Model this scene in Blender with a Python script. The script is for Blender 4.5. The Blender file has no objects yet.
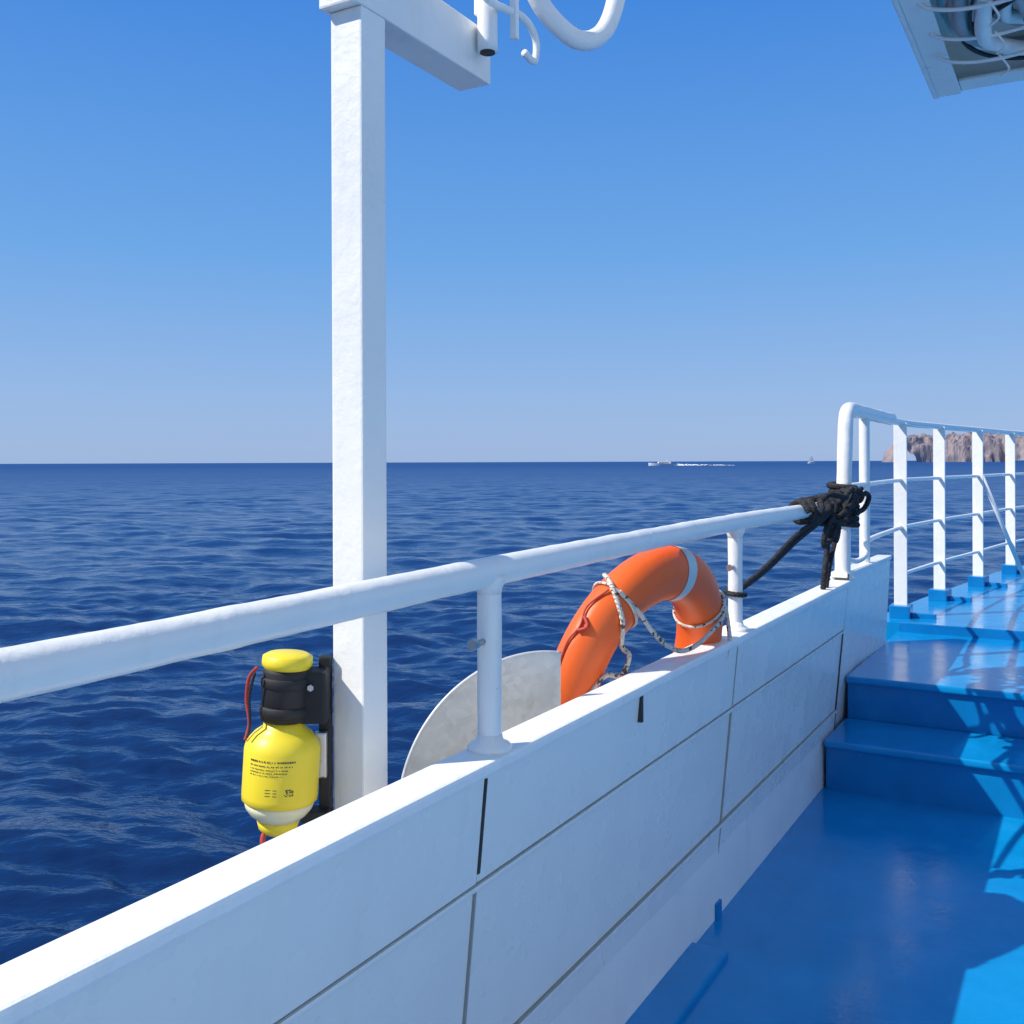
import bpy, bmesh, math, random
import numpy as np
from mathutils import Vector, Matrix, noise
random.seed(4); np.random.seed(4)
C30, S30 = math.cos(math.radians(30)), 0.5
def W(p):
    s, t, z = p
    return (S30*s + C30*t, C30*s - S30*t, z)
SC = bpy.context.scene
COL = SC.collection

# ------------------------------------------------------------ materials
def newmat(name):
    m = bpy.data.materials.new(name); m.use_nodes = True
    nt = m.node_tree; b = nt.nodes['Principled BSDF']
    return m, nt, b
def N(nt, typ, **kw):
    n = nt.nodes.new(typ)
    for k, v in kw.items():
        if k in n.inputs: n.inputs[k].default_value = v
        else: setattr(n, k, v)
    return n
def coords(nt, scale=(1,1,1)):
    tc = nt.nodes.new('ShaderNodeTexCoord'); mp = nt.nodes.new('ShaderNodeMapping')
    mp.inputs['Scale'].default_value = scale
    nt.links.new(tc.outputs['Object'], mp.inputs['Vector']); return mp.outputs['Vector']
def noise_n(nt, vec, scale, detail=4, rough=0.55):
    n = nt.nodes.new('ShaderNodeTexNoise'); n.inputs['Scale'].default_value = scale
    n.inputs['Detail'].default_value = detail; n.inputs['Roughness'].default_value = rough
    nt.links.new(vec, n.inputs['Vector']); return n
def ramp(nt, fac, stops):
    r = nt.nodes.new('ShaderNodeValToRGB'); e = r.color_ramp.elements
    while len(e) < len(stops): e.new(0.5)
    for i, (p, c) in enumerate(stops):
        e[i].position = p; e[i].color = (*c, 1) if len(c) == 3 else c
    nt.links.new(fac, r.inputs['Fac']); return r
def mixc(nt, fac, a, b, mode='MIX'):
    m = nt.nodes.new('ShaderNodeMix'); m.data_type = 'RGBA'; m.blend_type = mode
    for sock, v in ((m.inputs[0], fac), (m.inputs[6], a), (m.inputs[7], b)):
        if isinstance(v, (int, float)): sock.default_value = v
        elif isinstance(v, tuple): sock.default_value = (*v, 1)
        else: nt.links.new(v, sock)
    return m.outputs[2]
def bumps(nt, b, lst):
    prev = None
    for h, st, d in lst:
        bn = nt.nodes.new('ShaderNodeBump'); bn.inputs['Strength'].default_value = st; bn.inputs['Distance'].default_value = d
        nt.links.new(h, bn.inputs['Height'])
        if prev: nt.links.new(prev, bn.inputs['Normal'])
        prev = bn.outputs['Normal']
    nt.links.new(prev, b.inputs['Normal'])

def paint(name, col, rough=0.35, dirt=0.3, lump=1.0, dirtcol=(0.35,0.3,0.24), rust=0.0, var=0.02, big=0.0):
    m, nt, b = newmat(name)
    v = coords(nt)
    mid = noise_n(nt, v, 7, 3, .5); lum = noise_n(nt, v, 34, 4, .6)
    dark = tuple(c*(1-var*2) for c in col)
    c = mixc(nt, ramp(nt, mid.outputs['Fac'], [(.3,(0,0,0)),(.7,(1,1,1))]).outputs['Color'], dark, col)
    if dirt > 0:
        vs = coords(nt, (7,7,.9)); st = noise_n(nt, vs, 2.2, 5, .65)
        dm = ramp(nt, st.outputs['Fac'], [(.55,(0,0,0)),(.85,(dirt,)*3)])
        c = mixc(nt, dm.outputs['Color'], c, dirtcol)
    if rust > 0:
        rm = ramp(nt, lum.outputs['Fac'], [(.735,(0,0,0)),(.755,(rust,)*3)])
        c = mixc(nt, rm.outputs['Color'], c, (.2,.09,.04))
    nt.links.new(c, b.inputs['Base Color'])
    rg = ramp(nt, mid.outputs['Fac'], [(.3,(rough*.8,)*3),(.7,(rough*1.25,)*3)])
    nt.links.new(rg.outputs['Color'], b.inputs['Roughness'])
    l=[]
    if big > 0: l.append((noise_n(nt, v, 9, 2).outputs['Fac'], big, .02))
    if lump > 0: l.append((lum.outputs['Fac'], .4*lump, .004))
    if l: bumps(nt, b, l)
    return m
MW = paint('white_paint', (.90,.88,.83), .34, .2, 1.2, rust=.35, big=.12)
MWALL = paint('white_wall_paint', (.88,.85,.79), .27, .14, .22, (.45,.42,.37), rust=.12, big=.03, var=.012)
MCAP = paint('white_cap_paint', (.90,.89,.86), .45, .2, 1.6, rust=.3, big=.2)
MSEAM_SHADE = paint('sealant_and_pipe_shade', (.05,.045,.04), .8, .2, 1)
MGRIME = paint('joint_grime', (.36,.35,.32), .7, .5, 1)
MBLK = paint('black_plastic', (.014,.014,.016), .6, .0, .5)
MHULL = paint('hull_blue_paint', (.02,.09,.3), .4, .2, .5)
MSTEEL = paint('stainless_steel', (.5,.5,.5), .3, .2, .5); MSTEEL.node_tree.nodes['Principled BSDF'].inputs['Metallic'].default_value = .9
MSILV = paint('reflective_tape', (.50,.60,.60), .35, .3, .6)
MRED = paint('red_cord', (.5,.05,.03), .6, .1, 1)
MORANGE = paint('orange_plastic', (.92,.14,.016), .42, .25, .5, (.45,.12,.05), var=.05, big=.1)
MYEL = paint('yellow_plastic', (.90,.70,.03), .4, .08, .2, (.5,.35,.05), var=.02)
MHOSE = paint('grey_hose', (.42,.42,.42), .55, .3, .6)
MTXT = paint('printed_ink', (.06,.06,.05), .6, 0, 0)
MCLEAR = paint('frosted_lens', (.78,.75,.50), .25, .05, .2)
MFIBRE = paint('sail_cloth', (.8,.8,.78), .6, .05, .1)
MGLASS = paint('dark_window', (.02,.03,.04), .08, 0, 0)

def deckmat(name, col):
    m, nt, b = newmat(name); v = coords(nt)
    mid = noise_n(nt, v, 5, 6, .65); f = noise_n(nt, v, 60, 3, .6); lo_=noise_n(nt, v, 1.4, 3)
    c = mixc(nt, ramp(nt, mid.outputs['Fac'], [(.4,(0,0,0)),(.6,(1,1,1))]).outputs['Color'], tuple(x*.88 for x in col), col)
    c = mixc(nt, ramp(nt, lo_.outputs['Fac'], [(.45,(0,0,0)),(.65,(.3,)*3)]).outputs['Color'], c, (.006,.31,.62))
    c = mixc(nt, ramp(nt, mid.outputs['Fac'], [(.58,(0,0,0)),(.75,(.16,)*3)]).outputs['Color'], c, (.06,.38,.66))
    sc = noise_n(nt, coords(nt,(1,9,1)), 5, 5, .7)
    c = mixc(nt, ramp(nt, sc.outputs['Fac'], [(.64,(0,0,0)),(.72,(.25,)*3)]).outputs['Color'], c, (.02,.12,.25))
    ch = noise_n(nt, v, 22, 4, .7)
    c = mixc(nt, ramp(nt, ch.outputs['Fac'], [(.71,(0,0,0)),(.73,(.45,)*3)]).outputs['Color'], c, (.10,.30,.42))
    nt.links.new(c, b.inputs['Base Color'])
    nt.links.new(ramp(nt, mid.outputs['Fac'], [(.3,(.08,)*3),(.7,(.24,)*3)]).outputs['Color'], b.inputs['Roughness'])
    bumps(nt, b, [(mid.outputs['Fac'], .2, .01), (f.outputs['Fac'], .22, .0012)])
    return m
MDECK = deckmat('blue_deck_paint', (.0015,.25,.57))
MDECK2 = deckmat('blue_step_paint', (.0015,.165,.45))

m, nt, b = newmat('galvanized_steel'); v = coords(nt)
vo = N(nt,'ShaderNodeTexVoronoi'); vo.inputs['Scale'].default_value = 55; nt.links.new(v, vo.inputs['Vector'])
n1 = noise_n(nt, v, 12, 6, .6)
bwn = nt.nodes.new('ShaderNodeRGBToBW'); nt.links.new(vo.outputs['Color'], bwn.inputs[0])
c = mixc(nt, .22, (.66,.67,.66), bwn.outputs[0], 'MULTIPLY')
c = mixc(nt, ramp(nt, n1.outputs['Fac'], [(.4,(0,0,0)),(.7,(.6,)*3)]).outputs['Color'], c, (.76,.76,.73))
nt.links.new(c, b.inputs['Base Color']); b.inputs['Metallic'].default_value = .2; b.inputs['Roughness'].default_value = .5
bumps(nt, b, [(n1.outputs['Fac'], .2, .004)]); MGALV = m

def ropemat(name, c1, c2, scale, thr):
    m, nt, b = newmat(name); v = coords(nt)
    n = noise_n(nt, v, scale, 2); w = N(nt,'ShaderNodeTexWave'); w.inputs['Scale'].default_value = 60; w.inputs['Distortion'].default_value = 1.5
    w.bands_direction = 'DIAGONAL'; nt.links.new(v, w.inputs['Vector'])
    c = mixc(nt, ramp(nt, n.outputs['Fac'], [(thr,(0,0,0)),(thr+.03,(1,1,1))]).outputs['Color'], c1, c2)
    nt.links.new(c, b.inputs['Base Color']); b.inputs['Roughness'].default_value = .8
    bumps(nt, b, [(w.outputs['Fac'], .8, .003)]); return m
MROPE = ropemat('speckled_grab_line', (.72,.68,.58), (.14,.09,.05), 70, .58)
MBROPE = ropemat('black_rope', (.013,.013,.015), (.035,.035,.04), 80, .5)

# ------------------------------------------------------------ mesh builder
class B:
    def __init__(s): s.v=[]; s.f=[]; s.mi=[]; s.sm=[]; s.mats=[]
    def midx(s, m):
        if m not in s.mats: s.mats.append(m)
        return s.mats.index(m)
    def add(s, vs, fs, mat, smooth=False):
        o=len(s.v); s.v += [tuple(x) for x in vs]; k=s.midx(mat)
        for f in fs: s.f.append([i+o for i in f]); s.mi.append(k); s.sm.append(smooth)
        return s
    def bm(s, bm_, mat, smooth=False, xf=None):
        bm_.verts.index_update()
        s.add([xf(v.co) if xf else v.co[:] for v in bm_.verts], [[v.index for v in f.verts] for f in bm_.faces], mat, smooth); bm_.free(); return s
    def box(s, lo, hi, mat, bev=.004, ship=True, shear=None):
        b_=bmesh.new(); bmesh.ops.create_cube(b_, size=1)
        for v in b_.verts:
            v.co = Vector([lo[i]+(v.co[i]+.5)*(hi[i]-lo[i]) for i in range(3)])
        if bev: bmesh.ops.bevel(b_, geom=list(b_.edges), offset=bev, segments=2, affect='EDGES', profile=.6)
        def xf(c):
            c=tuple(c)
            if shear: c=shear(c)
            return W(c) if ship else c
        return s.bm(b_, mat, False, xf)
    def tube(s, pts, r, mat, seg=16, smooth=True, ship=True, samples=8, closed=False, curve=True, wob=0, twist=0):
        P=[Vector(W(p)) if ship else Vector(p) for p in pts]
        if curve and len(P)>2:
            Q=[]; n=len(P)
            rng = range(n) if closed else range(n-1)
            for i in rng:
                if closed: p0,p1,p2,p3=P[(i-1)%n],P[i],P[(i+1)%n],P[(i+2)%n]
                else: p0,p1,p2,p3=P[max(i-1,0)],P[i],P[i+1],P[min(i+2,n-1)]
                for k in range(samples):
                    u=k/samples
                    Q.append(.5*((2*p1)+(p2-p0)*u+(2*p0-5*p1+4*p2-p3)*u*u+(3*p1-p0-3*p2+p3)*u**3))
            if not closed: Q.append(P[-1])
            P=Q
        if twist:
            Q=[P[0]]
            PP=P+[P[0]] if closed else P
            for a_,b_ in zip(PP[:-1],PP[1:]):
                k=max(1,int((b_-a_).length/.004))
                for i in range(1,k+1): Q.append(a_.lerp(b_,i/k))
            if closed: Q.pop()
            P=Q
        n=len(P); vs=[]; up=None; dist=0
        for i in range(n):
            if i: dist+=(P[i]-P[i-1]).length
            if closed: t=(P[(i+1)%n]-P[i-1]).normalized()
            else: t=(P[min(i+1,n-1)]-P[max(i-1,0)]).normalized()
            if up is None:
                up=Vector((0,0,1)) if abs(t.z)<.9 else Vector((1,0,0))
            up=(up-t*up.dot(t)).normalized(); sd=t.cross(up)
            rr = r
            if wob: rr*=1+wob*noise.noise(P[i]*9)+wob*.5*noise.noise(P[i]*31)
            for k in range(seg):
                a=2*math.pi*k/seg
                r2_=rr*(1+.22*(abs(math.sin(1.5*(a+dist*twist)))-.6)) if twist else rr
                vs.append(P[i]+(up*math.cos(a)+sd*math.sin(a))*r2_)
        fs=[]
        for i in range(n if closed else n-1):
            j=(i+1)%n
            for k in range(seg): fs.append([i*seg+k, i*seg+(k+1)%seg, j*seg+(k+1)%seg, j*seg+k])
        if not closed: fs += [list(range(seg)), [(n-1)*seg+k for k in range(seg)][::-1]]
        return s.add(vs, fs, mat, smooth)
    def lathe(s, prof, mat, M, seg=40, smooth=True, cap=True):
        vs=[]; fs=[]
        for r,z in prof:
            for k in range(seg):
                a=2*math.pi*k/seg; vs.append(M@Vector((r*math.cos(a), r*math.sin(a), z)))
        for i in range(len(prof)-1):
            for k in range(seg): fs.append([i*seg+k,i*seg+(k+1)%seg,(i+1)*seg+(k+1)%seg,(i+1)*seg+k])
        if cap: fs += [list(range(seg)), [(len(prof)-1)*seg+k for k in range(seg)]]
        return s.add(vs, fs, mat, smooth)
    def build(s, name, parent=None, recalc=True):
        me=bpy.data.meshes.new(name); me.from_pydata(s.v, [], s.f)
        for m_ in s.mats: me.materials.append(m_)
        me.polygons.foreach_set('material_index', s.mi); me.polygons.foreach_set('use_smooth', s.sm)
        if recalc:
            q=bmesh.new(); q.from_mesh(me); bmesh.ops.recalc_face_normals(q, faces=q.faces); q.to_mesh(me); q.free()
        me.update()
        o=bpy.data.objects.new(name, me); COL.objects.link(o)
        if parent: o.parent=parent
        return o
def empty(name):
    o=bpy.data.objects.new(name, None); COL.objects.link(o); o.empty_display_size=.2; return o

ZD=-1.42; SEA=-3.6
# ------------------------------------------------------------ bulwark
bul=empty('ship_bulwark')
def lean(c):
    s_,t_,z_=c
    return (s_, t_-0.098*max(0,(-.55-z_)), z_)
cols=[-3.2,-1.6,-.05,1.535,3.03,4.665]; rows=[-.562,-.765,-1.13,-1.40]
k=0
for i in range(len(cols)-1):
    for j in range(3):
        g=.0018; q=B(); k+=1
        dt=[.005,0,.004][j]+random.uniform(-.001,.001)
        q.box((cols[i]+g,-1.0,rows[j+1]+(g if j<2 else 0)),(cols[i+1]-g,-.947+dt,rows[j]-(g if j else 0)),MWALL,.003,shear=lean)
        q.build('panel_%d'%k,bul)
q=B(); q.box((-3.2,-1.004,-1.425),(4.66,-.972,-.567),MSEAM_SHADE,0,shear=lean); q.build('seam_backing',bul)
q=B(); q.box((-3.2,-1.022,-.566),(4.67,-.933,-.540),MCAP,.007); q.build('cap_rail',bul)
q=B(); q.box((-3.2,-1.03,-1.9),(4.66,-1.008,-.567),MW,.002,shear=None); q.build('outer_plating',bul)
q=B()
q.box((1.531,-.965,-.745),(1.539,-.9385,-.570),MSEAM_SHADE,.001,shear=lean)
q.box((2.25,-.96,-.632),(2.260,-.9385,-.568),MSEAM_SHADE,.001)
q.box((3.0275,-.965,-.758),(3.0325,-.9405,-.575),MGRIME,.001,shear=lean)
q.box((3.0275,-.965,-1.395),(3.0325,-.9415,-.772),MGRIME,.001,shear=lean)
q.box((1.5325,-.965,-1.395),(1.5375,-.9415,-.775),MGRIME,.001,shear=lean)
q.build('open_joints',bul)
q=B()
for z_ in (-.765,-1.13):
    q.box((-3.2,-.965,z_-.0016),(4.66,-.9402,z_+.0014),MGRIME,.0005,shear=lean)
    q.box((-3.2,-.965,z_-.012),(4.66,-.9385,z_-.0020),MWALL,.002,shear=lean)
q.build('joint_strips',bul)
vs=[]
s0,s1=4.672,5.82
prof=[(s0,-1.43),(s1,-1.43),(s1,-.522),(s0,-.505)]
for t in (-1.02,-.952):
    for s_,z in prof: vs.append(W((s_,t-(.085 if z<-1 and s_<5 else (.05 if z<-1 else 0)),z)))
q=B(); q.add(vs,[[0,1,2,3],[4,7,6,5],[0,4,5,1],[1,5,6,2],[2,6,7,3],[3,7,4,0]],MWALL); 
q.box((4.66,-1.02,-.53),(5.825,-.945,-.508),MCAP,.006,shear=lambda c:(c[0],c[1],c[2]-.012*(c[0]-4.66)))
q.build('end_panel',bul)
q=B(); q.box((4.662,-1.0,-1.4),(4.672,-.9405,-.51),MSEAM_SHADE,.001,shear=lean); q.build('end_joint',bul)

# ------------------------------------------------------------ hand rail
hr=empty('bulwark_handrail')
q=B(); RT=-.98
q.tube([(-3,RT,-.21),(-1,RT,-.217),(.5,RT,-.220),(1.0,RT,-.216),(1.6,RT,-.207),(2.4,RT,-.2),(3.2,RT,-.196),(4.0,RT,-.199),(4.73,RT,-.2)],.028,MW,32,samples=50,wob=.05)
q.build('rail_pipe',hr)
for i,s_ in enumerate((-1.3,.05,1.61,3.12)):
    q=B()
    q.tube([(s_,RT,-.545),(s_,RT,-.4),(s_,RT,-.21)],.0225,MW,20,wob=.06,samples=14)
    M=Matrix.Translation(W((s_,RT,-.541)))
    q.lathe([(.0,0),(.042,0),(.043,.006),(.038,.012),(.026,.018),(.0235,.03)],MW,M,28)
    q.lathe([(.0225,.292),(.025,.305),(.030,.315),(.032,.33)],MW,M,24)
    if s_>1: 
        q.tube([(s_-.05,RT,-.335),(s_-.02,RT,-.335)],.006,MSTEEL,10); q.tube([(s_-.062,RT,-.335),(s_-.05,RT,-.335)],.011,MSTEEL,6,smooth=False)
    q.build('stanchion_%d'%(i+1),hr)
q=B()
q.tube([(4.72,RT,-.55),(4.735,RT,-.3),(4.765,RT,-.05),(4.79,RT,.12),(4.80,RT,.18),(4.83,RT,.225),(4.9,RT,.243),(5.1,RT,.243),(5.6,RT,.24),(6.0,RT,.238)],.034,MW,24,wob=.05)
M=Matrix.Translation(W((4.72,RT,-.541))); q.lathe([(0,0),(.055,0),(.055,.008),(.036,.02)],MW,M,28)
q.build('end_stanchion',hr)

# ------------------------------------------------------------ foredeck railing
fr=empty('foredeck_railing')
path=[(5.27,-.985),(6.52,-1.005),(7.45,-.895),(8.44,-.74),(9.48,-.58),(10.5,-.33),(11.5,.02),(12.4,.5),(13.2,1.1),(13.8,1.9),(14.0,2.8)]
for zz,r in ((.235,.021),(-.12,.012),(-.41,.012),(-.70,.012)):
    q=B(); st = 0 if zz>-.2 else 1
    q.tube([(a,b_,zz) for a,b_ in path[st:]],r,MW,14); q.build('rail_%d'%int(abs(zz*100)),fr)
q=B(); q.tube([(5.27,-.985,-.53),(5.27,-.985,0),(5.27,-.985,.235)],.026,MW,18)
q.tube([(4.76,RT,-.12),(5.0,RT,-.12),(5.27,-.985,-.12)],.015,MW,12)
q.tube([(5.27,-.985,-.12),(5.9,-1.0,-.12),(6.52,-1.005,-.12)],.012,MW,12)
q.tube([(4.74,RT-.01,-.44),(4.86,RT+.03,-.47),(5.0,RT+.05,-.45),(5.27,-.985,-.41),(6.52,-1.005,-.41)],.013,MW,12)
q.build('gate_post',fr)
for i in range(1,len(path)):
    a,b_=path[i]; a0,b0=path[i-1]
    d=Vector((a-a0,b_-b0)).normalized(); n_=Vector((-d.y,d.x))
    def xf(c,a=a,b_=b_,d=d,n_=n_): return (a+d.x*c[0]+n_.x*c[1], b_+d.y*c[0]+n_.y*c[1], c[2])
    q=B(); q.box((-.008,-.04,-.95),(.008,.036,.232),MW,.003,shear=xf); q.build('flat_bar_%d'%i,fr)
    q=B(); q.box((-.075,-.06,-.965),(.075,.06,-.885),MDECK2,.008,shear=xf)
    q.box((-.02,.06,-.965),(.03,.2,-.93),MDECK2,.006,shear=xf); q.build('foot_%d'%i,fr)
q=B(); q.tube([(8.44,-.74,-.05),(8.9,-.45,-.93)],.016,MW,12,curve=False); q.build('brace',fr)
q=B(); q.tube([(12.0,.3,-.05),(12.0,.7,-.93)],.016,MW,12,curve=False); q.build('brace_2',fr)

# ------------------------------------------------------------ decks and steps
q=B(); q.box((-3.2,-1.05,-1.47),(4.5,7,ZD),MDECK,0)
q.box((1.0,-1.025,ZD-.01),(2.79,-.9,ZD+.018),MDECK,.006)
q.box((2.99,-1.035,ZD-.01),(3.04,-1.0,ZD+.05),MDECK2,.004)
q.build('main_deck')
st=empty('deck_steps')
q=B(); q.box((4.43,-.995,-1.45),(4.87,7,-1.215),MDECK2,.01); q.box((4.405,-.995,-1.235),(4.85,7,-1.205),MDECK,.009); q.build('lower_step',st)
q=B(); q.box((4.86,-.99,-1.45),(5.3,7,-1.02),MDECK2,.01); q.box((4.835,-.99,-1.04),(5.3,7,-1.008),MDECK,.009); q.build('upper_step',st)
fd=empty('foredeck')
def slab(s_from, ztop, zbot, name, mat, outl):
    top=[(a,b_) for a,b_ in outl]
    n=len(top); vs=[W((a,b_,ztop)) for a,b_ in top]+[W((a,b_,zbot)) for a,b_ in top]
    fs=[list(range(n)), list(range(n,2*n))[::-1]]+[[i,(i+1)%n,n+(i+1)%n,n+i] for i in range(n)]
    q=B(); q.add(vs,fs,mat); return q.build(name,fd)
out=[(a,b_-.12) for a,b_ in path[1:]]
slab(0,-1.0105,-1.2,'platform',MDECK,[(5.28,-.985),(6.4,-.985),(6.4,7),(5.28,7)])
slab(0,-.96,-1.2,'bow_deck',MDECK,[(6.27,-1.1)]+out+[(14.0,4.5),(13.2,6),(11,7),(6.27,7)])
q=B(); q.box((6.255,-.98,-1.02),(6.275,7,-.955),MDECK2,.005); q.build('coaming_edge',fd)
q=B(); q.box((9.2,1.0,-.962),(9.8,1.7,-.87),MDECK2,.02); q.tube([(9.35,1.35,-.87),(9.35,1.35,-.68)],.05,MW,18); q.tube([(9.65,1.35,-.87),(9.65,1.35,-.68)],.05,MW,18)
q.tube([(9.22,1.35,-.7),(9.78,1.35,-.7)],.03,MW,14); q.build('mooring_bitts',fd)
hull=empty('ship_hull')
pts=[(-3.2,-1.03),(4.67,-1.03),(5.82,-1.03)]+[(a,b_-.115) for a,b_ in path[1:]]+[(14.05,2.9)]
q=B(); vs=[];fs=[]
for a,b_ in pts:
    vs.append(W((a,b_,-1.05 if a>6.2 else -1.42))); vs.append(W((a-(.5 if a>12 else 0),b_+.35,SEA-.6)))
for i in range(len(pts)-1): fs.append([2*i,2*i+1,2*i+3,2*i+2])
q.add(vs,fs,MW); q.build('hull_side',hull)
q=B(); q.tube([(a,b_-.01,-1.5 if a<6.2 else -1.1) for a,b_ in pts],.035,MHULL,12); q.build('rubbing_strake',hull)

# ------------------------------------------------------------ bridge wing overhang & unseen white block added for bounce light
roof=empty('upper_deck_overhang')
RS,RTt,RB=3.25,-.40,1.7
q=B()
q.box((RB,RTt,1.235),(RS,2.6,1.30),MW,.004)
q.box((RB,RTt-.004,1.09),(RS+.004,RTt+.012,1.31),MW,.003)
q.box((RS-.012,RTt+.012,1.10),(RS+.002,2.6,1.309),MW,.003)
q.box((RB,RTt+.012,1.088),(RS-.012,RTt+.075,1.097),MW,.002)
q.box((RS-.09,RTt+.075,1.098),(RS-.012,2.6,1.107),MW,.002)
for s_ in (2.05,): q.box((s_,RTt+.02,1.15),(s_+.04,2.5,1.234),MW,.004)
q.lathe([(0,0),(.12,.0),(.15,.02),(.155,.05),(.155,.13)],MW,Matrix.Translation(W((2.55,.12,1.105))),32)
q.build('roof_frame',roof)
q=B()
for i in range(13):
    rr=random.uniform(.010,.021); zz=1.165-.02*(i%4)
    tt=RTt+.10+.022*i
    e=random.uniform(0,.06)
    q.tube([(RB+.05,tt,zz+.02),(2.2,tt+random.uniform(-.03,.03),zz-.01),(2.5,tt+random.uniform(-.03,.03),zz-.01),(2.75,tt+random.uniform(-.02,.03),zz-random.uniform(.0,.04)),(2.98-.03*i,tt+.03,zz-.02),(3.09-.03*i-e,tt+.14,zz-.02),(3.11-.03*i-e,tt+.5,zz),(3.1-.03*i,2.5,zz)],rr,MHOSE if i%3 else MW,12,wob=.1)
q.build('hose_bundle',roof)
q=B()
for s_,zz in ((2.3,1.12),(2.55,1.11),(2.74,1.11),(2.88,1.10)):
    q.tube([(s_,RTt+.05,zz+.06),(s_,RTt+.06,zz-.03),(s_+.02,RTt+.2,zz-.05),(s_+.01,RTt+.36,zz-.02),(s_,RTt+.38,zz+.08)],.005,MFIBRE,8)
    q.tube([(s_+.01,RTt+.2,zz-.045),(s_+.05,RTt+.22,zz-.07),(s_+.07,RTt+.20,zz-.08)],.003,MFIBRE,6)
q.tube([(2.1,RTt+.12,1.12),(2.5,RTt+.3,1.08),(2.8,RTt+.12,1.085),(3.05,RTt+.3,1.09),(3.0,RTt+.9,1.15)],.006,MBLK,8)
q.tube([(2.3,RTt+.3,1.12),(2.6,RTt+.16,1.075),(2.9,RTt+.2,1.08),(3.1,RTt+.5,1.10)],.004,MBLK,8)
q.build('cable_ties',roof)
bounce_cab=empty('unseen_bounce_cabin')
q=B(); q.box((-3.2,2.3,-1.42),(2.4,7,1.6),MW,.01)  # unseen superstructure, added to bounce white sunlight onto the bulwark
q.build('bounce_cabin_wall',bounce_cab)
q=B()
for s_ in (-2.2,-.9,.4): q.box((s_,2.29,-.1),(s_+.7,2.32,.45),MGLASS,.02)
q.build('bounce_cabin_windows',bounce_cab)

# ------------------------------------------------------------ awning post and arm
aw=empty('awning_post')
PS,PT=1.425,-1.14; h=.035
q=B(); q.box((PS-h,PT-h,-1.3),(PS+h,PT+h,.805),MW,.004)
q.box((PS-.03,PT+h,-.9),(PS+.03,-1.03,-.84),MW,.003); q.box((PS-.03,PT+h,-1.25),(PS+.03,-1.03,-1.19),MW,.003)
q.build('square_post',aw)
q=B(); q.box((PS-.055,PT-.045,.806),(1.83,PT+.035,.915),MW,.004)
q.build('arm',aw)
q=B()
SP=1.775
q.tube([(SP,PT+.060,.852),(SP,PT+.060,1.1),(SP,PT+.060,1.35)],.021,MW,20)
q.tube([(SP,PT+.060,.849),(SP,PT+.060,.856)],.016,MSEAM_SHADE,16)  # dark disc painted in for the shade inside the open pipe end
q.box((SP-.012,PT+.034,.93),(SP+.012,PT+.05,1.0),MW,.003)
q.build('pipe_socket',aw)
q=B()
q.tube([(SP-.17,PT+.085,.965),(SP-.10,PT+.09,.945),(SP-.03,PT+.09,.935),(SP+.08,PT+.10,.945),(SP+.135,PT+.10,.92),(SP+.13,PT+.10,.87),(SP+.085,PT+.10,.872)],.008,MW,10)
q.box((SP+.035,PT+.093,.885),(SP+.050,PT+.108,.975),MW,.003)
q.tube([(SP-.19,PT+.08,.985),(SP-.165,PT+.085,.96),(SP-.175,PT+.09,.93)],.010,MW,10)
q.tube([(SP-.15,PT+.085,.99),(SP-.13,PT+.09,.95),(SP-.15,PT+.09,.925)],.008,MW,10)
q.build('wing_clamp',aw)
q=B()
def XYZ(x,y,z): return (S30*x+C30*y, C30*x-S30*y, z)
q.tube([XYZ(-.02,2.12,1.35),XYZ(.02,2.15,1.12),XYZ(.055,2.18,1.02),XYZ(.10,2.2,.965),XYZ(.155,2.22,.935),XYZ(.205,2.24,.96),XYZ(.235,2.25,1.03),XYZ(.25,2.26,1.15),XYZ(.25,2.27,1.35)],.021,MW,20)
q.tube([(-2.5,-1.05,1.36),(2.2,-1.05,1.36)],.022,MW,16,curve=False)
q.build('awning_frame_pipe',aw)

# ------------------------------------------------------------ lifebuoy light (yellow canister)
ll=empty('lifebuoy_light')
base=Vector((-.412,1.75,-.640))
M=Matrix.Translation(base)@Matrix.Rotation(math.radians(3.5),4,'Y')
q=B(); q.lathe([(0,-.010),(.022,-.007),(.033,.002),(.038,.020)],MYEL,M)
q.lathe([(.037,.018),(.049,.028),(.058,.040),(.0605,.052)],MCLEAR,M)
q.lathe([(.0605,.051),(.0650,.055),(.0655,.065),(.0655,.143),(.062,.156),(.05,.170),(.036,.180),(.034,.195)],MYEL,M)
q.lathe([(.034,.270),(.040,.284),(.043,.287),(.044,.292),(.043,.303),(.034,.308),(0,.309)],MYEL,M); 
q.build('canister_body',ll)
q=B(); q.lathe([(.035,.190),(.041,.193),(.041,.276),(.039,.283)],MBLK,M)
q.lathe([(.0415,.200),(.0435,.202),(.0435,.216),(.0415,.218)],MBLK,M)
q.lathe([(.0415,.25),(.0435,.252),(.0435,.266),(.0415,.268)],MBLK,M)
q.build('clamp_collar',ll)
q=B()
def bx(lo,hi,mat,bev=.003): q.box(lo,hi,mat,bev,ship=False)
bx((-.385,1.735,-.455),(-.324,1.79,-.363),MBLK,.006); bx((-.345,1.775,-.635),(-.324,1.80,-.345),MBLK); bx((-.372,1.75,-.632),(-.324,1.79,-.612),MBLK)
bx((-.350,1.758,-.555),(-.328,1.774,-.475),MSTEEL)
q.tube([(-.35,1.733,-.39),(-.35,1.729,-.39)],.006,MSTEEL,6,smooth=False,ship=False)
q.build('wall_bracket',ll)
q=B()
q.tube([(-.440,1.72,-.352),(-.456,1.73,-.372),(-.462,1.735,-.41),(-.456,1.73,-.45),(-.462,1.725,-.478)],.003,MRED,8,ship=False)
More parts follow.
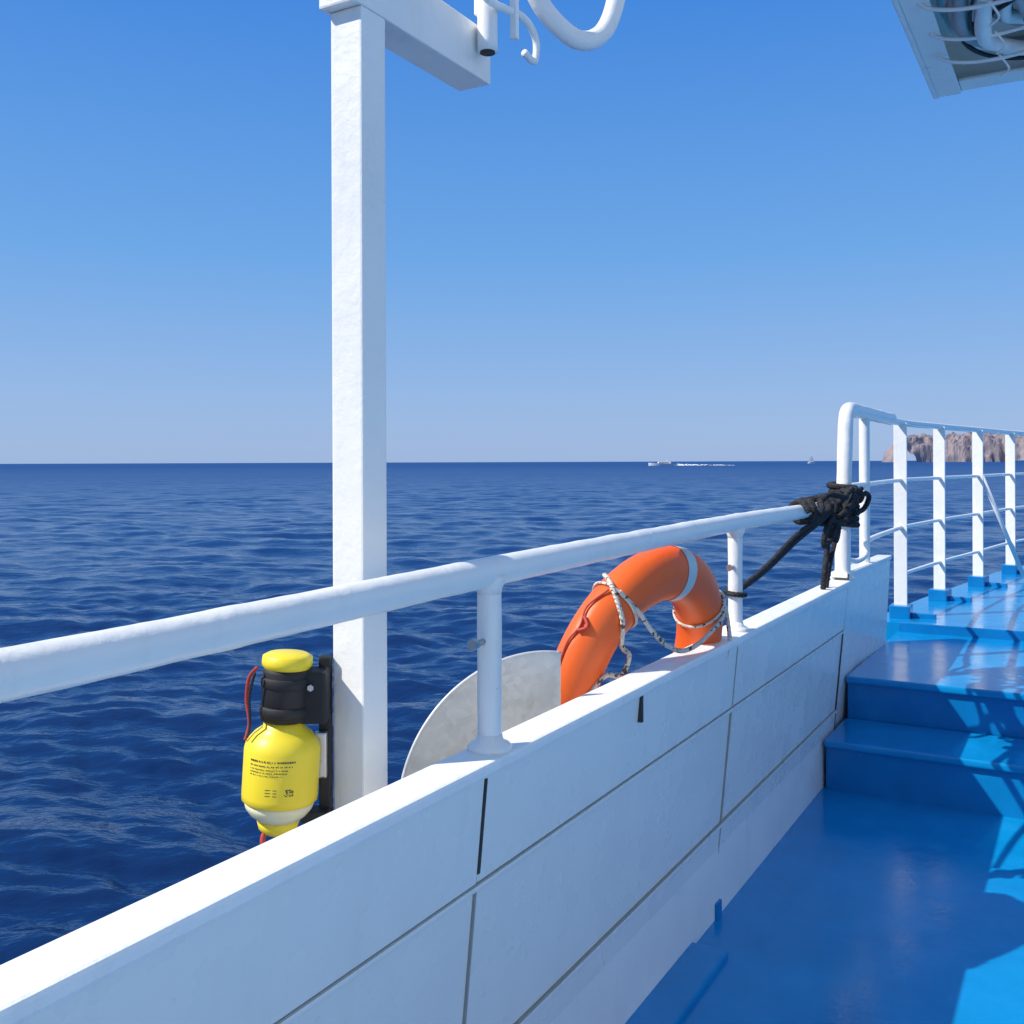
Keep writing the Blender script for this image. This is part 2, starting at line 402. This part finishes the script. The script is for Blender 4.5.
q.tube([(-.442,1.715,-.36),(-.453,1.72,-.40),(-.451,1.715,-.45),(-.455,1.71,-.47)],.0025,MBLK,8,ship=False)
q.tube([(-.43,1.74,-.64),(-.435,1.735,-.655),(-.428,1.73,-.68)],.005,MRED,8,ship=False)
q.build('lanyard',ll)
q=B()
rnd=random.Random(9)
def glyph(a0,a1,z0,z1):
    R=.0661; vs=[M@Vector((R*math.cos(a),R*math.sin(a),z)) for a,z in ((a0,z0),(a1,z0),(a1,z1),(a0,z1))]
    q.add(vs,[[0,1,2,3]],MTXT)
for row,(z,hh) in enumerate([(.133,.0032),(.126,.0022),(.120,.0018),(.115,.0018),(.110,.0018)]):
    a=-2.25
    while a<-1.0-row*.08:
        w=rnd.uniform(.015,.04)
        glyph(a,a+w,z,z+hh); a+=w+rnd.choice([.014,.014,.045])
for dx in range(9):
    for dz in range(6):
        if rnd.random()<.5: glyph(-1.25+dx*.026,-1.228+dx*.026,.077+dz*.002,.0788+dz*.002)
for r_ in range(3): glyph(-1.75,-1.45,.077+.005*r_,.0782+.005*r_)
q.build('label_print',ll,recalc=False)

# ------------------------------------------------------------ galvanized screen plate
q=B()
pc=Vector((.055,2.28,-.76)); pa=math.radians(68); px=Vector((math.sin(pa),math.cos(pa),0)); pn=Vector((math.cos(pa),-math.sin(pa),0))
R=.325; vs=[]; fs=[]; nr,na=10,48
xs=.06
ring=[]
for i in range(na+1):
    a=math.pi*1.35-(math.pi*1.35-math.acos(xs/R))*i/na
    ring.append((R*math.cos(a),R*math.sin(a)))
ring.append((xs,-.3))
c0=(-.05,-.03)
for layer,off in enumerate((0,-.004)):
    for j in range(nr+1):
        f=j/nr
        for (x,z) in ring:
            xx=c0[0]+(x-c0[0])*f; zz=c0[1]+(z-c0[1])*f
            d=-.05*(1-(xx*xx+zz*zz)/(R*R))
            vs.append(pc+px*xx+Vector((0,0,zz))+pn*(d+off))
nn=len(ring)
for layer in range(2):
    o=layer*(nr+1)*nn
    for j in range(nr):
        for i in range(nn-1): fs.append([o+j*nn+i,o+j*nn+i+1,o+(j+1)*nn+i+1,o+(j+1)*nn+i])
q.add(vs,fs,MGALV,True)
q.tube([pc+px*x+Vector((0,0,z)) for x,z in ring[:-1]],.0045,MGALV,8,ship=False,samples=2)
q.box((1.9,-1.12,-.98),(1.94,-1.03,-.90),MGALV,.003)
q.build('galvanized_light_screen')

# ------------------------------------------------------------ lifebuoy
lb=empty('lifebuoy')
ang=math.radians(42); p=Vector((math.sin(ang),math.cos(ang),0)); n=Vector((math.cos(ang),-math.sin(ang),0))
tl=math.radians(16); w=(n*math.sin(tl)+Vector((0,0,math.cos(tl)))).normalized(); nn_=(n*math.cos(tl)-Vector((0,0,math.sin(tl)))).normalized()
cen=Vector((.352,2.82,-.60)); Rm=.302; ri=.077; ro=.064
def tor(a,bb,k=1.0):
    rr=Rm+ri*k*math.cos(bb); return cen+p*(rr*math.cos(a))+w*(rr*math.sin(a))+nn_*(ro*k*math.sin(bb))
q=B(); vs=[];fs=[];NA,NB=96,28
for i in range(NA):
    for j in range(NB): vs.append(tor(2*math.pi*i/NA,2*math.pi*j/NB))
for i in range(NA):
    for j in range(NB): fs.append([i*NB+j,i*NB+(j+1)%NB,((i+1)%NA)*NB+(j+1)%NB,((i+1)%NA)*NB+j])
q.add(vs,fs,MORANGE,True)
q.build('ring',lb)
q=B()
for deg in (80,200,262,350):
    vs=[];fs=[];K=8
    for i in range(K):
        a=math.radians(deg-4+8*i/(K-1))
        for j in range(NB): vs.append(tor(a,2*math.pi*j/NB,1.02))
    for i in range(K-1):
        for j in range(NB): fs.append([i*NB+j,i*NB+(j+1)%NB,(i+1)*NB+(j+1)%NB,(i+1)*NB+j])
    q.add(vs,fs,MSILV,True)
q.build('reflective_bands',lb)
q=B(); R_=math.radians
def C(a,b_,c): return cen+p*a+w*b_+nn_*c
def rp_(pts,r=.0065): q.tube(pts,r,MROPE,9,ship=False,twist=260)
rp_([tor(R_(176),R_(75),1.1),tor(R_(165),R_(105),1.12),C(-.235,.08,.095),C(-.215,.13,.092),tor(R_(146),R_(120),1.14),tor(R_(138),R_(70),1.12),tor(R_(130),R_(10),1.1),tor(R_(122),R_(-60),1.1)])
rp_([tor(R_(130),R_(30),1.1),tor(R_(128),R_(90),1.13),C(-.155,.20,.095),C(-.10,.16,.105),C(-.05,.135,.11),C(.02,.115,.11),C(.10,.12,.105),C(.18,.145,.095),tor(R_(32),R_(80),1.14),tor(R_(35),R_(30),1.12),tor(R_(37),R_(-20),1.1)])
rp_([tor(R_(35),R_(20),1.1),tor(R_(28),R_(25),1.22),C(.345,.10,.07),C(.35,.06,.075),C(.335,.03,.08)])
for dd in (130,35):
    a=R_(dd); q.tube([tor(a,R_(t_),1.07) for t_ in range(0,360,30)],.004,MROPE,8,ship=False,closed=True,samples=3)
q.build('grab_line',lb)
q=B()
q.tube([tor(R_(132),R_(10),1.08),tor(R_(142),R_(-8),1.08),tor(R_(150),R_(2),1.06),tor(R_(158),R_(-8),1.06),tor(R_(172),R_(-3),1.06)],.003,MRED,8,ship=False)
q.tube([tor(R_(146),R_(0),1.08),tor(R_(149),R_(18),1.10),tor(R_(152),R_(4),1.10)],.005,MRED,8,ship=False)
q.build('red_cord',lb)
q=B()
q.box((2.05,-1.34,-1.01),(3.0,-1.032,-.985),MW,.006)
for s_ in (2.15,2.9): q.box((s_,-1.34,-1.0),(s_+.03,-1.31,-.85),MW,.004)
q.build('holder',lb)

# ------------------------------------------------------------ black mooring rope knot
br=empty('black_rope')
TW=150
q=B()
pts_=[]
for i in range(52):
    a=i*.85; s_=3.92+.74*i/52
    k_=.040+.016*random.random()*(.3+i/52)
    pts_.append((s_+random.uniform(-.016,.016),RT+k_*math.cos(a),-.2+k_*math.sin(a)))
q.tube(pts_,.0115,MBROPE,12,samples=4,twist=TW)
pts_=[]
for i in range(56):
    a=i*.8; z=-.30+.20*i/56; k_=.047+.018*random.random()
    pts_.append((4.75+k_*math.cos(a),RT+k_*math.sin(a),z))
q.tube(pts_,.0125,MBROPE,12,samples=4,twist=TW)
rnd=random.Random(3)
for k_ in range(6):
    c_=(4.28+.085*k_,RT+.03,-.195+.003*k_); pp=[]
    for i in range(8):
        a=i*.785; pp.append((c_[0]+.10*math.cos(a)+rnd.uniform(-.03,.03),c_[1]+.05*math.sin(a*1.3+k_)+.02,c_[2]+.06*math.sin(a+k_)+rnd.uniform(-.018,.018)))
    q.tube(pp,.0115,MBROPE,12,samples=6,closed=True,twist=TW)
q.tube([(4.7,RT+.06,-.2),(4.76,RT+.09,-.15),(4.81,RT+.10,-.17),(4.80,RT+.08,-.22),(4.72,RT+.055,-.24)],.0115,MBROPE,12,twist=TW)
q.tube([(4.6,RT+.05,-.16),(4.72,RT+.08,-.13),(4.79,RT+.06,-.14),(4.79,RT+.03,-.2)],.0115,MBROPE,12,twist=TW)
q.build('knot',br)
q=B()
for dz in (0,.016):
    q.tube([(4.30,RT+.04,-.21+dz),(4.1,RT+.035,-.25+dz),(3.85,RT+.01,-.305+dz*1.3),(3.5,RT-.01,-.385+dz*.6),(3.17,RT-.02,-.43)],.0095,MBROPE,12,twist=TW)
q.tube([(4.45,RT+.045,-.21),(4.36,RT+.045,-.26),(4.38,RT+.04,-.34),(4.48,RT+.03,-.32),(4.48,RT+.04,-.23)],.0115,MBROPE,12,twist=TW)
q.tube([(4.34,RT+.045,-.23),(4.22,RT+.04,-.28),(4.22,RT+.03,-.35),(4.32,RT+.04,-.32),(4.4,RT+.04,-.23)],.0115,MBROPE,12,twist=TW)
q.tube([(4.38,RT+.045,-.23),(4.30,RT+.03,-.30),(4.32,RT+.02,-.38),(4.27,RT+.02,-.47),(4.29,RT+.01,-.535)],.0115,MBROPE,12,twist=TW)
q.tube([(4.42,RT+.045,-.23),(4.39,RT+.04,-.33),(4.34,RT+.03,-.42),(4.37,RT+.01,-.50),(4.35,RT+.01,-.535)],.010,MBROPE,12,twist=TW)
q.tube([(3.12+.03*math.cos(t_),RT+.03*math.sin(t_),-.43+.003*t_) for t_ in [i*.7 for i in range(10)]],.008,MBROPE,9,samples=4,twist=TW)
q.build('hanging_ends',br)

# ------------------------------------------------------------ sea
r1=np.exp(np.linspace(math.log(3.0),math.log(320),720)); r2=np.exp(np.linspace(math.log(325),math.log(60000),90))
r=np.concatenate([r1,r2])
thf=np.radians(np.linspace(-36,36,760)); thb=np.radians(np.linspace(38,322,92))
th=np.concatenate([thf,thb])
Rg,Tg=np.meshgrid(r,th,indexing='ij')
X=Rg*np.sin(Tg); Y=Rg*np.cos(Tg); Z=np.zeros_like(X)
dr=np.gradient(r)[:,None]*np.ones_like(X)
rs=np.random.RandomState(11)
gust=.85+.35*np.sin(X*.09+1.7*np.sin(Y*.05))*np.sin(Y*.11+1.3*np.sin(X*.06))
for i in range(84):
    lam=.34*(8/.34)**(rs.rand()**1.15); wd=math.radians(198)+rs.randn()*.5
    kx,ky=2*math.pi/lam*math.sin(wd),2*math.pi/lam*math.cos(wd)
    amp=.0050*lam**.66
    fade=np.clip((lam/(dr*3)-.5)/1.0,0,1)
    ph=rs.rand()*6.28+ 1.1*np.sin(X*.25*rs.rand()+Y*.2*rs.rand()+i)
    s_=np.sin(kx*X+ky*Y+ph)
    Z+=amp*fade*(gust if lam<2 else 1)*(s_+.3*(np.sin(2*(kx*X+ky*Y+ph)+1.57)))
verts=np.stack([X,Y,Z+SEA],-1).reshape(-1,3)
nr_,nt_=X.shape
i,j=np.meshgrid(np.arange(nr_-1),np.arange(nt_),indexing='ij'); jn=(j+1)%nt_
quads=np.stack([i*nt_+j,i*nt_+jn,(i+1)*nt_+jn,(i+1)*nt_+j],-1).reshape(-1,4)[:, ::-1]
me=bpy.data.meshes.new('sea'); me.vertices.add(len(verts)); me.vertices.foreach_set('co',verts.ravel())
me.loops.add(quads.size); me.loops.foreach_set('vertex_index',quads.ravel().astype(np.int32))
me.polygons.add(len(quads)); me.polygons.foreach_set('loop_start',np.arange(0,quads.size,4,dtype=np.int32)); me.polygons.foreach_set('loop_total',np.full(len(quads),4,dtype=np.int32))
me.polygons.foreach_set('use_smooth',np.ones(len(quads),dtype=bool)); me.update(calc_edges=True); me.validate()
if me.polygons[0].normal.z<0: me.flip_normals()
sea=bpy.data.objects.new('sea',me); COL.objects.link(sea)
m,nt,b=newmat('sea_water'); v=coords(nt)
b.inputs['IOR'].default_value=1.333
a1=noise_n(nt,coords(nt,(1,1.8,1)),3.0,3,.55); a3=noise_n(nt,coords(nt,(.6,1.6,1)),.35,3,.55)
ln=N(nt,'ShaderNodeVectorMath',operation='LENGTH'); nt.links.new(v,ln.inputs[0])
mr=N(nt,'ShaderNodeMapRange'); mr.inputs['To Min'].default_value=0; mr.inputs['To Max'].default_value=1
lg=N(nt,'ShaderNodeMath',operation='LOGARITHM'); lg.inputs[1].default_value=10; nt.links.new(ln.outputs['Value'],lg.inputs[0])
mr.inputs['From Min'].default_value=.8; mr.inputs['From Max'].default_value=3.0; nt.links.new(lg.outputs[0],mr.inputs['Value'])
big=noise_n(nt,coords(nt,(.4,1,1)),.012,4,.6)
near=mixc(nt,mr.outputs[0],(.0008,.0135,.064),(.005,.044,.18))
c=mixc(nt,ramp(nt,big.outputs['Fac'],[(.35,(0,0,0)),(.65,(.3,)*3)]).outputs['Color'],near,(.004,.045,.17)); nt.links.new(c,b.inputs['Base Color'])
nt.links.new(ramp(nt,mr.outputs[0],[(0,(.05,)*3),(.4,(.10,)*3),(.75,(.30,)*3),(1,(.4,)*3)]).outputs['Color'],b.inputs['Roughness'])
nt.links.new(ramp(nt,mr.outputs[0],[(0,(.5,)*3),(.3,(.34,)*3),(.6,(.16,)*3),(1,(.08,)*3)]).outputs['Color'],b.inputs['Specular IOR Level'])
bumps(nt,b,[(a3.outputs['Fac'],.7,.2),(a1.outputs['Fac'],.7,.04)])
me.materials.append(m)

# ------------------------------------------------------------ rocky headland
m,nt,b=newmat('hazed_cliff_rock'); v=coords(nt)
n1=noise_n(nt,coords(nt,(1,1,.5)),.03,8,.65); n2=noise_n(nt,coords(nt,(1,1,3)),.02,6,.6)
c=ramp(nt,n1.outputs['Fac'],[(.3,(.15,.09,.06)),(.5,(.27,.18,.14)),(.7,(.38,.29,.24))]).outputs['Color']
c=mixc(nt,ramp(nt,n2.outputs['Fac'],[(.5,(0,0,0)),(.6,(.5,)*3)]).outputs['Color'],c,(.09,.09,.06))
c=mixc(nt,.35,c,(.27,.28,.38)); nt.links.new(c,b.inputs['Base Color']); b.inputs['Roughness'].default_value=.95  # even blue-grey mix paints distance haze into the rock colour
vs=[];fs=[];nx,ny=260,60
for j in range(ny):
    for i in range(nx):
        x=902+900*i/(nx-1); y=2450+500*j/(ny-1)
        q_=Vector((x*.012,y*.012,1.3)); e=min(1,(x-902)/35)
        ridge=1-abs(noise.noise(q_*1.3))*1.4
        hgt=54+14*noise.noise(Vector((x*.008,y*.004,7)))+14*ridge+ .004*(x-905)
        f=(y-2450)/500+.14*noise.noise(Vector((x*.013,0,3)))+.04*noise.noise(Vector((x*.05,0,5)))
        prof=min(1,max(0,f-.02)/.16)**.55*(1-.4*max(0,f-.5))
        eprof=max(0,min(1,e+.35*noise.noise(Vector((x*.05,y*.02,2)))))**.7
        z=SEA-3+hgt*prof*eprof+10*noise.fractal(Vector((x*.03,y*.03,0)),.9,2,5)*min(1,prof*2)*eprof
        vs.append((x+(y-2450)*.42,y,z))
for j in range(ny-1):
    for i in range(nx-1):
        a=j*nx+i; fs.append([a,a+1,a+nx+1,a+nx])
q=B(); q.add(vs,fs,m); o=q.build('rocky_headland')

# ------------------------------------------------------------ distant boats
sb=empty('motor_yacht')
def hullmesh(q,x0,y0,L,Wd,H,mat):
    vs=[];fs=[];n=14
    for i in range(n):
        u=i/(n-1); ww=Wd/2*(math.sin(min(1,(1-u)*2.2)*math.pi/2))**.7+.02; sheer=H*(1+.5*u*u)
        for yy,zz in ((-ww,sheer),(-ww*.75,-.4),(ww*.75,-.4),(ww,sheer)): vs.append((x0+L/2-L*u,y0+yy,SEA+zz))
    for i in range(n-1):
        for k in range(4): fs.append([i*4+k,i*4+(k+1)%4,(i+1)*4+(k+1)%4,(i+1)*4+k])
    fs+= [[0,1,2,3],[(n-1)*4+k for k in range(4)]]
    q.add(vs,fs,mat)
bx0,by0=128,850
q=B(); hullmesh(q,bx0,by0,24,5.5,1.7,MFIBRE); q.box((bx0-4,by0-1.8,SEA+1.8),(bx0+7,by0+1.8,SEA+3.4),MFIBRE,.4,ship=False)
q.box((bx0-3.4,by0-1.9,SEA+2.2),(bx0+5,by0+1.9,SEA+2.8),MGLASS,.1,ship=False)
q.tube([(bx0+3.5,by0,SEA+3),(bx0+3.8,by0,SEA+5.4)],.14,MFIBRE,8,ship=False); q.build('yacht_body',sb)
m,nt,b=newmat('foam'); v=coords(nt); nf=noise_n(nt,v,.6,3)
nt.links.new(ramp(nt,nf.outputs['Fac'],[(.3,(.6,.66,.72)),(.6,(.82,.84,.86))]).outputs['Color'],b.inputs['Base Color']); b.inputs['Roughness'].default_value=.9; MFOAM=m
q=B(); vs=[];fs=[];n=60
for i in range(n):
    u=i/(n-1); x=bx0+10+50*u; hw=2.5+5*u
    for k_ in range(9):
        kk=k_/8; vs.append((x,by0-hw+2*hw*kk,SEA+.15+((1-u)*.9+.4)*(.35+abs(noise.noise(Vector((x*.3,kk*4,0))))*1.6)*math.sin(kk*math.pi)))
for i in range(n-1):
    for k_ in range(8):
        a=i*9+k_
        if random.random()<1-.5*(i/n): fs.append([a,a+1,a+10,a+9])
q.add(vs,fs,MFOAM); q.build('boat_wake',sb)
sl=empty('sailboat'); sx,sy=449,1500
q=B(); hullmesh(q,sx,sy,11,3,1.2,MFIBRE); q.tube([(sx,sy,SEA),(sx,sy,SEA+13)],.12,MFIBRE,6,ship=False)
q.add([(sx+.2,sy,SEA+2.2),(sx+4.6,sy+.6,SEA+2.2),(sx+.2,sy,SEA+12.5)],[[0,1,2]],MFIBRE); q.add([(sx-.2,sy,SEA+11),(sx-4.5,sy+.4,SEA+1.6),(sx-.4,sy+.5,SEA+2)],[[0,1,2]],MFIBRE); q.build('sailboat_body',sl)

# ------------------------------------------------------------ light
EL=math.radians(45); az=math.atan2(-.97,-.24)
w_=bpy.data.worlds.new('World'); SC.world=w_; w_.use_nodes=True; nt=w_.node_tree; bg=nt.nodes['Background']
sky=nt.nodes.new('ShaderNodeTexSky'); sky.sky_type='NISHITA'; sky.sun_disc=False; sky.sun_elevation=EL; sky.sun_rotation=az%(2*math.pi)
sky.air_density=1.0; sky.dust_density=.5; sky.ozone_density=1.5; sky.altitude=0
STR=.12
tc=nt.nodes.new('ShaderNodeTexCoord'); sp=nt.nodes.new('ShaderNodeSeparateXYZ'); nt.links.new(tc.outputs['Generated'],sp.inputs[0])
rp=ramp(nt,sp.outputs['Z'],[(0,(.32,.47,.77)),(.07,(.27,.455,.80)),(.2,(.14,.385,.82)),(.42,(.050,.250,.77)),(.7,(.19,.35,.70)),(1,(.24,.38,.66))])
vm=N(nt,'ShaderNodeVectorMath',operation='SCALE'); vm.inputs['Scale'].default_value=1/STR; nt.links.new(rp.outputs['Color'],vm.inputs[0])
cc=mixc(nt,.88,sky.outputs['Color'],vm.outputs['Vector'])
nt.links.new(cc,bg.inputs['Color']); bg.inputs['Strength'].default_value=STR
L=bpy.data.lights.new('sun','SUN'); L.energy=5.0; L.angle=math.radians(.53); L.color=(1,.95,.86)
lo=bpy.data.objects.new('sun',L); COL.objects.link(lo)
d=Vector((math.sin(az)*math.cos(EL),math.cos(az)*math.cos(EL),math.sin(EL)))
lo.rotation_euler=d.to_track_quat('Z','Y').to_euler(); lo.location=d*30
# ------------------------------------------------------------ camera
cam=bpy.data.cameras.new('camera'); co=bpy.data.objects.new('camera',cam); COL.objects.link(co)
cam.sensor_width=36; cam.lens=36*1000/1024; cam.shift_y=-50/1024; cam.clip_start=.05; cam.clip_end=100000
co.location=(0,0,0); co.rotation_euler=(math.radians(90),math.radians(.2),0)
SC.camera=co
SC.view_settings.view_transform='Standard'; SC.view_settings.look='None'; SC.view_settings.exposure=0
print('done')
